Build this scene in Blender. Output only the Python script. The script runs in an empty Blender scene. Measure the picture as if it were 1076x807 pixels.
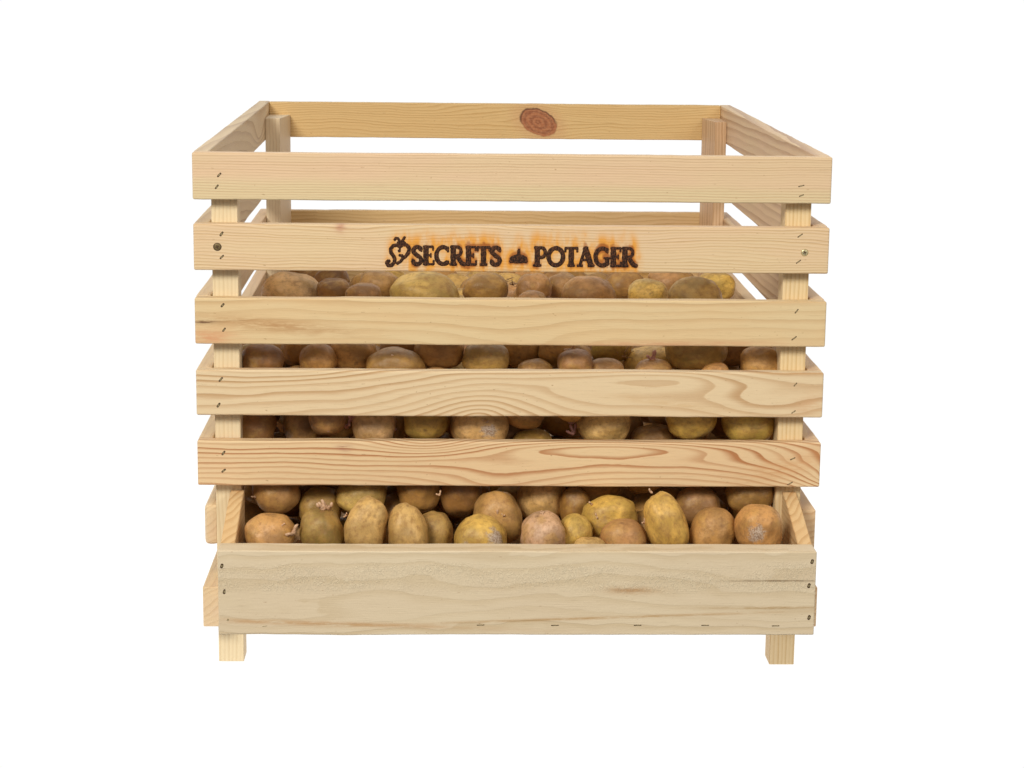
import bpy, bmesh, math, random
from mathutils import Vector, Matrix, noise
C = bpy.context.scene.collection
S = 0.01   # the numbers below are centimetres

# ------------------------------------------------------------------ helpers
def link(name, me, parent=None, mat=None):
    o = bpy.data.objects.new(name, me)
    C.objects.link(o)
    if parent: o.parent = parent
    if mat and me: me.materials.append(mat)
    return o
def empty(name, loc, label, cat, parent=None):
    o = bpy.data.objects.new(name, None); C.objects.link(o)
    o.empty_display_size = .05
    o.location = Vector(loc)*S; o['label'] = label; o['category'] = cat
    return o

class N:
    """tiny expression builder for shader maths"""
    def __init__(s, name):
        s.m = bpy.data.materials.new(name); s.m.use_nodes = True
        s.t = s.m.node_tree; s.t.nodes.clear()
        s.out = s.t.nodes.new('ShaderNodeOutputMaterial')
        s.b = s.t.nodes.new('ShaderNodeBsdfPrincipled')
        s.t.links.new(s.b.outputs[0], s.out.inputs[0])
    def put(s, sock, v):
        if isinstance(v, (int, float)):
            sock.default_value = v if not hasattr(sock.default_value, '__len__') else ([v]*len(sock.default_value))
        elif isinstance(v, (tuple, list)): sock.default_value = tuple(v)
        else: s.t.links.new(v, sock)
    def f(s, op, *a, clamp=False):
        n = s.t.nodes.new('ShaderNodeMath'); n.operation = op; n.use_clamp = clamp
        for i, v in enumerate(a): s.put(n.inputs[i], v)
        return n.outputs[0]
    def add(s, *a):
        r = a[0]
        for v in a[1:]: r = s.f('ADD', r, v)
        return r
    def mul(s, *a):
        r = a[0]
        for v in a[1:]: r = s.f('MULTIPLY', r, v)
        return r
    def sub(s, a, b): return s.f('SUBTRACT', a, b)
    def noise(s, vec, scale, detail=2, rough=.5, dim='3D', w=None, dist=0):
        n = s.t.nodes.new('ShaderNodeTexNoise'); n.noise_dimensions = dim
        s.put(n.inputs['Vector'], vec); n.inputs['Scale'].default_value = scale
        n.inputs['Detail'].default_value = detail; n.inputs['Roughness'].default_value = rough
        n.inputs['Distortion'].default_value = dist
        if w is not None: s.put(n.inputs['W'], w)
        return n.outputs[0]
    def vec(s, x, y, z):
        n = s.t.nodes.new('ShaderNodeCombineXYZ')
        for i, v in enumerate((x, y, z)): s.put(n.inputs[i], v)
        return n.outputs[0]
    def ramp(s, v, a, b, lo=0., hi=1., smooth=True):
        n = s.t.nodes.new('ShaderNodeMapRange')
        if smooth: n.interpolation_type = 'SMOOTHSTEP'
        for k, q in zip(('Value', 'From Min', 'From Max', 'To Min', 'To Max'), (v, a, b, lo, hi)): s.put(n.inputs[k], q)
        return n.outputs[0]
    def mix(s, f, a, b):
        n = s.t.nodes.new('ShaderNodeMix'); n.data_type = 'RGBA'
        s.put(n.inputs['Factor'], f)
        for k, v in ((6, a), (7, b)):
            if isinstance(v, (tuple, list)): n.inputs[k].default_value = (*v[:3], 1)
            else: s.t.links.new(v, n.inputs[k])
        return n.outputs[2]
    def bump(s, h, strength, dist):
        n = s.t.nodes.new('ShaderNodeBump'); n.inputs['Strength'].default_value = strength
        n.inputs['Distance'].default_value = dist*S; s.t.links.new(h, n.inputs['Height'])
        return n.outputs[0]
    def obj_cm(s):
        tc = s.t.nodes.new('ShaderNodeTexCoord')
        sc = s.t.nodes.new('ShaderNodeVectorMath'); sc.operation = 'SCALE'; sc.inputs['Scale'].default_value = 1/S
        s.t.links.new(tc.outputs['Object'], sc.inputs[0])
        sp = s.t.nodes.new('ShaderNodeSeparateXYZ'); s.t.links.new(sc.outputs[0], sp.inputs[0])
        return sc.outputs[0], sp.outputs[0], sp.outputs[1], sp.outputs[2]

# ------------------------------------------------------------------ pine
def pine(name, seed, spacing=.45, slope=0., wav=.8, bumps=(), light=(.70,.50,.27), dark=(.50,.29,.11),
         contrast=.6, tint=(.74,.50,.31), tint_amt=.35, knots=(), scorch=False, rough_saw=0., smears=(), two_tone=None, sharp=.55):
    n = N(name)
    P, x, y, z = n.obj_cm()
    # growth ring field: bands along the board, bent by slow noise and by the bumps of the cut
    q = n.vec(n.mul(x, .075), n.add(n.mul(y, .25), seed*3.7), n.mul(z, .30))
    w1 = n.mul(n.sub(n.noise(q, 1., 2, .45), .5), wav*4)
    q2 = n.vec(n.mul(x, .45), n.add(n.mul(y, .6), seed*1.3), n.mul(z, .9))
    w2 = n.mul(n.sub(n.noise(q2, 1., 3, .55), .5), wav*.42)
    phi = n.add(n.mul(z, 1/spacing), n.mul(x, slope/spacing), n.mul(y, .55/spacing), w1, w2, seed*.37)
    for (bx, bz, sx, sz, A, *cone) in bumps:
        a = n.f('POWER', n.f('ABSOLUTE', n.mul(n.sub(x, bx), 1/sx)), 2.)
        b = n.f('POWER', n.f('ABSOLUTE', n.mul(n.sub(z, bz), 1/sz)), 2.)
        e_ = n.add(a, b)
        if cone: e_ = n.mul(n.sub(n.f('SQRT', n.add(e_, .02)), .14), cone[0])
        phi = n.add(phi, n.mul(n.f('EXPONENT', n.mul(e_, -1.)), A))
    kf = None
    for (kx, kz, kr, kq, ang) in knots:
        ca, sa = math.cos(ang), math.sin(ang)
        u = n.add(n.mul(n.sub(x, kx), ca/kr), n.mul(n.sub(z, kz), sa/kr))
        v = n.add(n.mul(n.sub(x, kx), -sa/kq), n.mul(n.sub(z, kz), ca/kq))
        d = n.f('SQRT', n.add(n.mul(u, u), n.mul(v, v)))
        d = n.add(d, n.mul(n.sub(n.noise(P, 1.3, 3), .5), .22))
        side = n.f('SIGN', n.sub(z, kz))
        phi = n.add(phi, n.mul(n.f('EXPONENT', n.mul(d, -.75)), n.mul(side, -2.6)))
        kf = (d, kf)
    fr = n.f('FRACT', phi)
    fl = n.f('FLOOR', phi)
    rv = n.t.nodes.new('ShaderNodeTexWhiteNoise'); rv.noise_dimensions = '1D'; n.t.links.new(fl, rv.inputs['W'])
    rise = n.ramp(fr, sharp*.55, .93)
    fall = n.ramp(fr, .93, 1., 1., 0.)
    late = n.mul(n.f('MINIMUM', rise, fall), n.add(.45, n.mul(rv.outputs[0], .75)))
    # fibres and blotches
    fq = n.vec(n.mul(x, .35), n.mul(y, 7.), n.mul(z, 7.))
    fib = n.noise(fq, 1.2, 4, .65)
    bl = n.noise(n.vec(n.mul(x, .06), n.mul(y, .2), n.add(n.mul(z, .22), seed)), 1., 3, .55)
    base = n.mix(n.ramp(bl, .35, .7, 0, tint_amt), light, tint)
    if two_tone:
        zz, col, amt = two_tone
        edge = n.ramp(n.add(z, n.mul(x, .012), n.mul(n.noise(q, 2., 3), .9)), zz+1.0, zz-.3)
        base = n.mix(n.mul(edge, amt), base, col)
    col = n.mix(n.mul(late, contrast), base, dark)
    col = n.mix(n.ramp(fib, .56, .8, 0, .35), col, tuple(c*.72 for c in dark))
    col = n.mix(n.ramp(fib, .44, .2, 0, .30), col, tuple(min(1, c*1.15) for c in light))
    fine = n.noise(n.vec(n.mul(x, .8), n.mul(y, 22.), n.mul(z, 22.)), 1., 2, .5)
    col = n.mix(n.ramp(fine, .6, .75, 0, .16), col, dark)
    specks = n.noise(n.vec(n.mul(x, 1.2), n.mul(y, 5.), n.mul(z, 4.)), 1.4, 1)
    col = n.mix(n.ramp(specks, .76, .80, 0, .5), col, (.30, .15, .06))
    for (sx, sz, rx, rz, sl, c, amt) in smears:
        a = n.mul(n.sub(x, sx), 1/rx)
        b = n.mul(n.sub(n.add(z, n.mul(n.sub(x, sx), -sl)), sz), 1/rz)
        e = n.f('EXPONENT', n.mul(n.add(n.mul(a, a), n.mul(b, b)), -1.3))
        e = n.mul(e, n.ramp(n.noise(n.vec(n.mul(x, .5), y, n.mul(z, 3.)), 1., 4, .7), .25, .62))
        col = n.mix(n.mul(e, amt), col, c)
    k = kf
    while k:
        d, k = k
        rings = n.f('SINE', n.mul(d, 19.))
        kc = n.mix(n.ramp(rings, -1, 1, 0, .6), (.40, .15, .065), (.19, .06, .028))
        kc = n.mix(n.ramp(n.noise(P, 3., 4, .7), .4, .7, 0, .5), kc, (.50, .24, .12))
        halo = n.ramp(d, 1.9, 1.0, 0, .42)
        col = n.mix(halo, col, (.56, .30, .15))
        col = n.mix(n.ramp(d, 1.03, .93), col, kc)
        rim = n.mul(n.ramp(d, .86, .97), n.ramp(d, 1.08, .98), n.ramp(n.sub(z, kz), -.6, .6, .15, 1.))
        col = n.mix(n.mul(rim, .8), col, (.10, .035, .018))
    if scorch:
        at = n.t.nodes.new('ShaderNodeAttribute'); at.attribute_name = 'burn'
        at.attribute_type = 'GEOMETRY'
        v = at.outputs['Fac']
        nn = n.noise(n.vec(n.mul(x, .9), 0., n.mul(z, .38)), 1., 3, .6)
        wide = n.mul(n.ramp(v, .05, .55), n.ramp(nn, .34, .60, .18, 1.))
        col = n.mix(n.mul(wide, .9), col, (.74, .31, .03))
        col = n.mix(n.ramp(n.add(v, n.mul(n.sub(nn, .5), .35)), .62, 1.0, 0, .9), col, (.34, .095, .015))
    n.put(n.b.inputs['Base Color'], col)
    n.put(n.b.inputs['Roughness'], n.ramp(late, 0, 1, .62, .5))
    n.b.inputs['Specular IOR Level'].default_value = .28
    h = n.add(n.mul(late, -.5), n.mul(fib, .9), n.mul(fine, .4))
    if rough_saw:
        saw = n.noise(n.vec(n.mul(x, 1.6), y, n.mul(z, 1.1)), 2.6, 5, .7, dist=.8)
        band = n.mul(n.ramp(z, -.4, .9), n.ramp(z, 3.6, 2.6))
        saw = n.noise(n.vec(n.mul(x, 2.6), y, n.mul(z, 1.5)), 1.7, 3, .6, dist=1.2)
        patch = n.ramp(n.noise(n.vec(n.mul(x, .12), 0., n.mul(z, .5)), 1., 2), .38, .6, .25, 1.)
        tuft = n.mul(n.ramp(saw, .50, .60), band, patch)
        h = n.add(h, n.mul(tuft, rough_saw*.35), n.mul(saw, .8))
        n.put(n.b.inputs['Base Color'], n.mix(n.mul(tuft, .22), n.mix(n.mul(n.ramp(saw, .46, .36), band, patch, .22), col, (.40,.30,.17)), (.74,.65,.46)))
    n.put(n.b.inputs['Normal'], n.bump(h, .55, .045))
    return n.m

# boards are modelled with X along the grain
def board(name, L, T, H, mat, parent, loc, rot=(0,0,0), bev=.16, seed=0, warp=.05, dense=None, taper=None):
    bm = bmesh.new()
    bmesh.ops.create_cube(bm, size=1)
    bmesh.ops.scale(bm, vec=(L, T, H), verts=bm.verts)
    bmesh.ops.bevel(bm, geom=bm.edges[:], offset=bev, segments=3, profile=.6, affect='EDGES')
    nc = max(2, int(L/1.1))
    for i in range(1, nc):
        g = bm.verts[:]+bm.edges[:]+bm.faces[:]
        bmesh.ops.bisect_plane(bm, geom=g, plane_co=(-L/2+L*i/nc, 0, 0), plane_no=(1, 0, 0))
    if dense:
        x0, x1, z0, z1, st = dense
        x = x0
        while x < x1:
            bmesh.ops.bisect_plane(bm, geom=bm.verts[:]+bm.edges[:]+bm.faces[:], plane_co=(x+.003, 0, 0), plane_no=(1, 0, 0)); x += st
        z = z0
        while z < z1:
            bmesh.ops.bisect_plane(bm, geom=bm.verts[:]+bm.edges[:]+bm.faces[:], plane_co=(0, 0, z+.003), plane_no=(0, 0, 1)); z += st
    for v in bm.verts:
        x = v.co.x
        if taper: taper(v, L, T, H)
        if warp:
            edge = 1 if abs(v.co.z) > H/2-bev*1.2 else .3
            a = noise.noise(Vector((x*.09, seed*7.1, 0)))
            b = noise.noise(Vector((x*.6, seed*3.3, v.co.z*.2)))
            v.co.z += warp*(a*1.3+b*.5*edge+(.55*noise.noise(Vector((x*1.7, seed, math.copysign(3, v.co.z)))) if edge == 1 else 0))
            if not dense: v.co.y += warp*.6*noise.noise(Vector((x*.07, 5+seed*2.2, 1)))
    for v in bm.verts: v.co *= S
    me = bpy.data.meshes.new(name); bm.to_mesh(me); bm.free()
    o = link(name, me, parent, mat)
    o.location = Vector(loc)*S; o.rotation_euler = rot
    return o

# ------------------------------------------------------------------ the setting
W = bpy.data.worlds.new('World'); bpy.context.scene.world = W; W.use_nodes = True
wt = W.node_tree; wt.nodes.clear()
wo = wt.nodes.new('ShaderNodeOutputWorld'); bg = wt.nodes.new('ShaderNodeBackground')
tc = wt.nodes.new('ShaderNodeTexCoord'); sp = wt.nodes.new('ShaderNodeSeparateXYZ')
mr = wt.nodes.new('ShaderNodeMapRange'); mr.interpolation_type = 'SMOOTHSTEP'
wt.links.new(tc.outputs['Generated'], sp.inputs[0]); wt.links.new(sp.outputs[1], mr.inputs['Value'])
mr.inputs['From Min'].default_value = -.1; mr.inputs['From Max'].default_value = .6
mr.inputs['To Min'].default_value = .24; mr.inputs['To Max'].default_value = 1.02
wt.links.new(mr.outputs[0], bg.inputs['Strength']); bg.inputs[0].default_value = (1, 1, 1, 1)
wt.links.new(bg.outputs[0], wo.inputs[0])

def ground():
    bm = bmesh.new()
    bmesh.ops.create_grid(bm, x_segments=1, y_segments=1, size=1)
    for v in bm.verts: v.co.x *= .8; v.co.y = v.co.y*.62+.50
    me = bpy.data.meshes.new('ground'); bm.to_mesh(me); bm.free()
    m = bpy.data.materials.new('added_white_glow'); m.use_nodes = True
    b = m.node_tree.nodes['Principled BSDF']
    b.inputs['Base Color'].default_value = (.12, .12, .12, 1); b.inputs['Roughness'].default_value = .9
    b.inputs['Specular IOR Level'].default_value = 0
    b.inputs['Emission Color'].default_value = (1, 1, 1, 1); b.inputs['Emission Strength'].default_value = 1.  # added glow, no lamp there: keeps the floor white without the crate's shadow
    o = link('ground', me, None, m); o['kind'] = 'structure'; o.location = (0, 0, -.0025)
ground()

# ------------------------------------------------------------------ crate
crate = empty('potato_crate', (0, 40, 0), 'slatted pine potato crate filled with potatoes, burnt lettering on its second slat', 'crate')
def cr(x, y, z): return (x, y-40, z)
PALE = (.74,.55,.31); YEL = (.70,.49,.23)
ZR = [55.27, 47.93, 40.19, 32.57, 24.99]
HB = 4.84; TS = 1.5; TF = 1.58; DP = 80.4
m_front = [
 pine('pine_first_slat', 1, .28, .004, .55, light=(.71,.52,.32), dark=(.54,.34,.18), contrast=.6, tint=(.75,.50,.34), tint_amt=.5, two_tone=(-.6,(.68,.56,.33),.7)),
 pine('pine_branded_slat', 2, .33, .012, 1.1, bumps=((-20,1.0,9,3,1.6),(4,2.5,9,2,1.2)), light=(.73,.55,.33), dark=(.55,.34,.16), contrast=.7,
      tint=(.76,.50,.33), tint_amt=.45, scorch=True, smears=((-17.8,2.1,.55,.55,0,(.47,.19,.12),.9),)),
 pine('pine_resin_slat', 3, .95, -.006, .4, bumps=((-3,-1.5,9,3.,.9),(3,-3,5,1.6,1.8)), light=(.71,.54,.31), dark=(.55,.34,.16), contrast=.55, tint=(.72,.46,.22), tint_amt=.35,
      smears=((-25,-.4,9,.75,-.09,(.42,.20,.07),.75),(-32.,-.1,1.5,.22,0,(.10,.04,.02),1.),(-31.5,-1.7,2.8,1.0,0,(.64,.27,.13),.7),(16,-2.2,14,.35,.01,(.55,.24,.12),.6))),
 pine('pine_arched_slat', 4, 1.0, -.01, .4, bumps=((-3.4,-2.6,6.4,3.6,-6.6,1.),(-24,3.4,9,1.8,2.4),(15,1.6,11,1.4,-3.2),(27,-1.5,6,2.5,1.2)), light=(.74,.57,.36), dark=(.48,.27,.12), contrast=.85,
      tint=(.75,.56,.34), tint_amt=.3, smears=((31.5,-1.2,2.2,1.5,.3,(.62,.34,.17),.5),(17,-1.,7,.5,-.12,(.62,.40,.2),.5)), sharp=.6),
 pine('pine_striped_slat', 5, .56, .006, .45, bumps=((-9,2.5,5,1.3,3.2),(11,1.7,13,1.1,-4.2),(35,-1.5,5,3,8.5,1.),(-1,-2.6,8,2.2,2.6)), light=(.75,.55,.32), dark=(.46,.20,.08), contrast=1.,
      tint=(.76,.50,.29), tint_amt=.4, smears=((-17.5,1.7,.9,.35,0,(.33,.12,.09),.9),(29,-.3,5,1.4,.25,(.62,.31,.13),.6)), sharp=.75)]
front = []
for i, z in enumerate(ZR):
    front.append(board('front_slat', 66, TF, HB, m_front[i], crate, cr(0, TF/2, z-HB/2), bev=.22, seed=i+1,
                 dense=(-14.6, 14.2, -2.3, 2.3, .16) if i == 1 else None, warp=.0 if i == 1 else .05))
ms_l = [pine('pine_left_slat', 11, 1.1, .02, .2, bumps=((22,-1,16,3.5,4.,1.),), light=(.70,.54,.34), dark=(.46,.30,.16), contrast=.7, tint=(.68,.50,.34)),
        pine('pine_left_low_slat', 12, .6, .01, .8, light=(.74,.56,.34), dark=(.60,.40,.22), contrast=.45, tint=(.76,.52,.36), tint_amt=.5)]
ms_r = [pine('pine_right_slat', 13, 1.0, .022, .18, light=(.72,.53,.33), dark=(.48,.29,.16), contrast=.8, tint=(.72,.47,.33), sharp=.3),
        pine('pine_right_low_slat', 14, .7, .02, .9, light=(.70,.50,.29), dark=(.52,.30,.15), contrast=.55)]
mb = [pine('pine_knotty_slat', 15, .4, .0, 1.3, light=(.68,.47,.22), dark=(.50,.29,.10), contrast=.6, tint=(.66,.42,.18), knots=((6.0,-.1,2.75,1.75,-.42),)),
      pine('pine_back_slat', 16, .55, .0, 1., light=(.64,.44,.21), dark=(.46,.27,.10), contrast=.55)]
SZ = ZR + [17.6, 9.4]
for i, z in enumerate(SZ):
    h = HB if i < 5 else 4.4
    y0 = TF if i < 6 else -1.2
    L = DP-y0
    end = .25 if i < 5 else (.62 if i == 5 else .12)
    tl = 1.85 if i == 6 else TS; xl = -33+(.45 if i > 4 else 0)
    board('side_slat', L, tl, h, ms_l[0] if i < 2 else ms_l[1], crate, cr(xl+tl/2, y0+L/2, z-h/2), (0, 0, math.pi/2), bev=.15 if end < .5 else .6, seed=20+i)
    zr = z - (.35 if i == 5 else 0)
    board('side_slat', L, TS, h, ms_r[0] if i < 3 else ms_r[1], crate, cr(33-TS/2, y0+L/2, zr-h/2), (0, 0, math.pi/2), bev=.15, seed=30+i)
    board('back_slat', 66-2*TS-.02, TF, h, mb[0] if i == 0 else mb[1], crate, cr(0, DP-TF/2, z-h/2-.02), bev=.15, seed=40+i)
mp = [pine('pine_post_%d' % k, 50+k, .42, .0, .5, light=l, dark=d, contrast=c, tint=(.74,.58,.38)) for k, (l, d, c) in enumerate((
      ((.76,.62,.40),(.62,.46,.26),.5), ((.76,.58,.33),(.58,.38,.16),.6), ((.78,.63,.43),(.58,.40,.24),.4), ((.66,.44,.26),(.46,.26,.13),.7)))]
def post(x0, x1, y0, y1, z0, z1, mat, wide=0., seed=0):
    xc, yc = (x0+x1)/2, (y0+y1)/2
    sgn = -1 if xc < 0 else 1
    def tap(v, L, T, H):     # local z is across the crate (world x), local y is depth; the rear is wider
        if wide:
            t = (v.co.y+T/2)/T
            if v.co.z*sgn > 0: pass
            v.co.z += sgn*(-wide*t if v.co.z*sgn < 0 else 0)
    M = Matrix(((0, 0, 1), (0, 1, 0), (-1, 0, 0)))   # local x -> world -z, local z -> world x
    o = board('post', z1-z0, y1-y0, x1-x0, mat, crate, cr(xc, yc, (z0+z1)/2), M.to_euler(), bev=.09, seed=seed, warp=0, taper=tap)
    return o
post(-31.27, -28.56, TF+.01, 4.7, 0.15, 53.6, mp[0], seed=1)
post(28.55, 31.26, TF+.01, 4.7, -.2, 53.6, mp[1], seed=2)
post(-31.47, -29.5, 72, DP-TF-.01, 0, 53.5, mp[2], wide=.95, seed=3)
post(29.9, 31.47, 72, DP-TF-.01, 0, 53.5, mp[3], wide=1.0, seed=4)
m_hop = pine('pine_hopper_board', 61, 1.5, -.012, .8, bumps=((-24,-2.6,10,1.8,1.3),(26,-.6,20,2.6,1.4)), light=(.70,.57,.395), dark=(.52,.38,.21), contrast=.42,
             tint=(.66,.52,.36), tint_amt=.45, rough_saw=4., smears=((11.2,.35,1.6,.28,-.02,(.36,.17,.07),.95),(11.6,.3,3.4,.5,0,(.50,.30,.14),.7),(27,1.35,6,.10,.004,(.16,.08,.03),.9),
             (-20,-3.2,18,.28,-.03,(.50,.27,.11),.8),(8,-2.6,22,.16,.035,(.47,.28,.12),.9),(26,-1.5,8,.16,.01,(.42,.26,.11),.9)))
hb_z = (16.51+7.73)/2
hop = board('front_board', 60.44, 2.93, 8.78, m_hop, crate, cr(.52, -12.38+2.93/2, hb_z), bev=.14, seed=9, warp=.06)
m_ck = pine('pine_cheek', 71, .55, .05, .9, light=(.72,.50,.26), dark=(.50,.27,.10), contrast=.65, tint=(.72,.44,.2), tint_amt=.5)
for s, x0 in ((-1, -29.69), (1, 29.28)):
    bm = bmesh.new()
    pr = [(-9.44, 8.1), (TF-.02, 8.1), (TF-.02, 19.3), (-2.0, 18.6), (-9.44, 16.45)]
    vs = [[bm.verts.new((x*S, (y+40-40)*S, z*S)) for y, z in pr] for x in (x0, x0+1.45)]
    bm.faces.new(vs[0]); bm.faces.new(vs[1][::-1])
    for i in range(5): bm.faces.new((vs[0][i], vs[1][i], vs[1][(i+1) % 5], vs[0][(i+1) % 5]))
    bmesh.ops.recalc_face_normals(bm, faces=bm.faces)
    bmesh.ops.bevel(bm, geom=bm.edges[:], offset=.06*S, segments=2, affect='EDGES')
    cx, cy, cz = x0+.72, -4, 13.
    bm.transform(Matrix.Translation((-cx*S, -cy*S, -cz*S)))
    bm.transform(Matrix.Rotation(-math.pi/2, 4, 'Z'))
    me = bpy.data.meshes.new('side_cheek'); bm.to_mesh(me); bm.free()
    o = link('side_cheek', me, crate, m_ck); o.location = Vector(cr(cx, cy, cz))*S; o.rotation_euler = (0, 0, math.pi/2)
m_fl = pine('pine_floor', 81, .8, .01, .8, light=(.58,.44,.26), dark=(.42,.28,.14))
board('bottom_panel', 59.8, DP-TF+9.4-.1, 1.0, m_fl, crate, cr(.3, (DP-TF-9.4)/2, 8.6), bev=.05, seed=3, warp=0)

# ------------------------------------------------------------------ staples, screws, nails
def simple(name, col, rough=.5, metal=0., bump=0):
    n = N(name)
    n.b.inputs['Roughness'].default_value = rough; n.b.inputs['Metallic'].default_value = metal
    P, x, y, z = n.obj_cm()
    v = n.noise(P, 3., 3, .6)
    n.put(n.b.inputs['Base Color'], n.mix(v, tuple(c*.7 for c in col), tuple(min(1, c*1.25) for c in col)))
    if bump: n.put(n.b.inputs['Normal'], n.bump(v, .6, bump))
    return n.m
m_hole = simple('torn_hole', (.07,.035,.015), .9)
m_st = simple('staple_wire', (.62,.50,.26), .35, .8)
m_sc = simple('brass_screw', (.72,.62,.36), .35, .7)
m_scd = simple('dark_screw', (.20,.14,.06), .45, .5)
def capsule(bm, ax, w, l, h, mi, y0):
    # flat rounded bar lying in the xz plane, direction ax
    n = 10; ring = []
    for k in range(2*n):
        a = math.pi*k/n
        px = math.cos(a)*w + (l if math.cos(a) > 0 else -l)*1.0
        pz = math.sin(a)*w
        ring.append((px, pz))
    c, s = math.cos(ax), math.sin(ax)
    top = [bm.verts.new(((a*c-b*s)*S, -(y0+h)*S, (a*s+b*c)*S)) for a, b in ring]
    bot = [bm.verts.new(((a*c-b*s)*S, (.05-y0)*S, (a*s+b*c)*S)) for a, b in ring]
    f = bm.faces.new(top); f.material_index = mi
    for i in range(len(ring)):
        g = bm.faces.new((top[i], bot[i], bot[(i+1) % len(ring)], top[(i+1) % len(ring)])); g.material_index = mi
def staple(name, ang, l=.26, w=.055, dark=1.7):
    bm = bmesh.new()
    capsule(bm, ang, w*dark, l+.05, .006, 0, 0)
    # legs' two punctures and the wire, lying a hair lower left
    capsule(bm, ang+.12, w*.75, l*.75, .022, 1, 0)
    me = bpy.data.meshes.new(name); bm.to_mesh(me); bm.free()
    me.materials.append(m_hole); me.materials.append(m_st)
    return me
def attach(o, parent, wx, wy, wz):
    """parent o to a board (unrotated) so that it sits at crate coordinates wx, wy, wz"""
    o.parent = parent
    o.location = Vector(cr(wx, wy, wz))*S - parent.location
ST = [[(-30.22,52.98,.9),(-30.49,51.75,.9),(29.84,52.29,.4),(29.88,51.3,.45)],[(-30.08,46.89,.8),(-30.09,44.49,.8),(29.91,47.12,.6),(29.84,44.38,.65)],
      [(-30.09,39.44,.8),(-29.98,36.86,.9),(29.84,39.15,.8),(29.68,36.27,.6)],[(-30.4,31.58,.8),(-30.68,28.83,.9),(30.0,31.31,.75),(29.91,28.35,.75)],
      [(-30.25,23.68,.8),(-30.26,21.77,.75),(30.02,23.27,.5),(29.82,20.56,.5)]]
rnd = random.Random(3)
for i, row in enumerate(ST):
    for j, (x, z, a) in enumerate(row):
        me = staple('staple', a+rnd.uniform(-.15, .15), rnd.uniform(.10, .17) if j < 2 else rnd.uniform(.14, .24), rnd.uniform(.055, .075) if j < 2 else .035, 1.55)
        attach(link('staple', me), front[i], x, -.004, z)
def screw(x, z, r, mat):
    bm = bmesh.new()
    prof = [(0, .05), (.55*r, .045), (.85*r, .03), (r, .0)]
    n = 24; rings = []
    for rr, hh in prof[1:]:
        rings.append([bm.verts.new((rr*math.cos(2*math.pi*k/n)*S, -hh*S, rr*math.sin(2*math.pi*k/n)*S)) for k in range(n)])
    c = bm.verts.new((0, -.05*S, 0))
    for k in range(n):
        bm.faces.new((c, rings[0][k], rings[0][(k+1) % n]))
        for a, b in ((0, 1), (1, 2)):
            bm.faces.new((rings[a][k], rings[b][k], rings[b][(k+1) % n], rings[a][(k+1) % n]))
    for a in (.35, .35+math.pi/2): capsule(bm, a, .05, .14, .052+.003*(a > 1), 1, 0)
    if mat is m_scd: pass
    n0 = len(bm.faces)
    # countersunk dark rim
    o1 = [bm.verts.new((1.22*r*math.cos(2*math.pi*k/n)*S, -.004*S, 1.18*r*math.sin(2*math.pi*k/n)*S)) for k in range(n)]
    o2 = [bm.verts.new((.98*r*math.cos(2*math.pi*k/n)*S, -.006*S, .98*r*math.sin(2*math.pi*k/n)*S)) for k in range(n)]
    for k in range(n):
        f = bm.faces.new((o1[k], o2[k], o2[(k+1) % n], o1[(k+1) % n])); f.material_index = 2
    bmesh.ops.recalc_face_normals(bm, faces=bm.faces)
    me = bpy.data.meshes.new('screw'); bm.to_mesh(me); bm.free()
    me.materials.append(mat); me.materials.append(m_hole); me.materials.append(m_hole if mat is m_scd else simple('bruised_rim', (.42,.28,.12), .8))
    attach(link('screw', me), front[1], x, -.003, z)
screw(-30.53, 45.54, .36, m_scd); screw(30.46, 45.34, .33, m_sc)
for x, z in [(-29.29,14.94),(-29.07,12.25),(-28.76,9.3),(30.28,15.5),(30.05,12.97),(30.19,9.6)]:
    me = staple('nail', 1.3, .06, .1, 1.5); attach(link('nail', me), hop, x, -12.385, z)
for x, z in [(-25.08,8.63),(-3.25,8.77),(4.29,8.75),(12.71,8.76),(19.6,8.76),(26.8,8.71)]:
    me = staple('staple', 0.02, .30, .03, 1.5); attach(link('staple', me), hop, x, -12.385, z)

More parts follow.
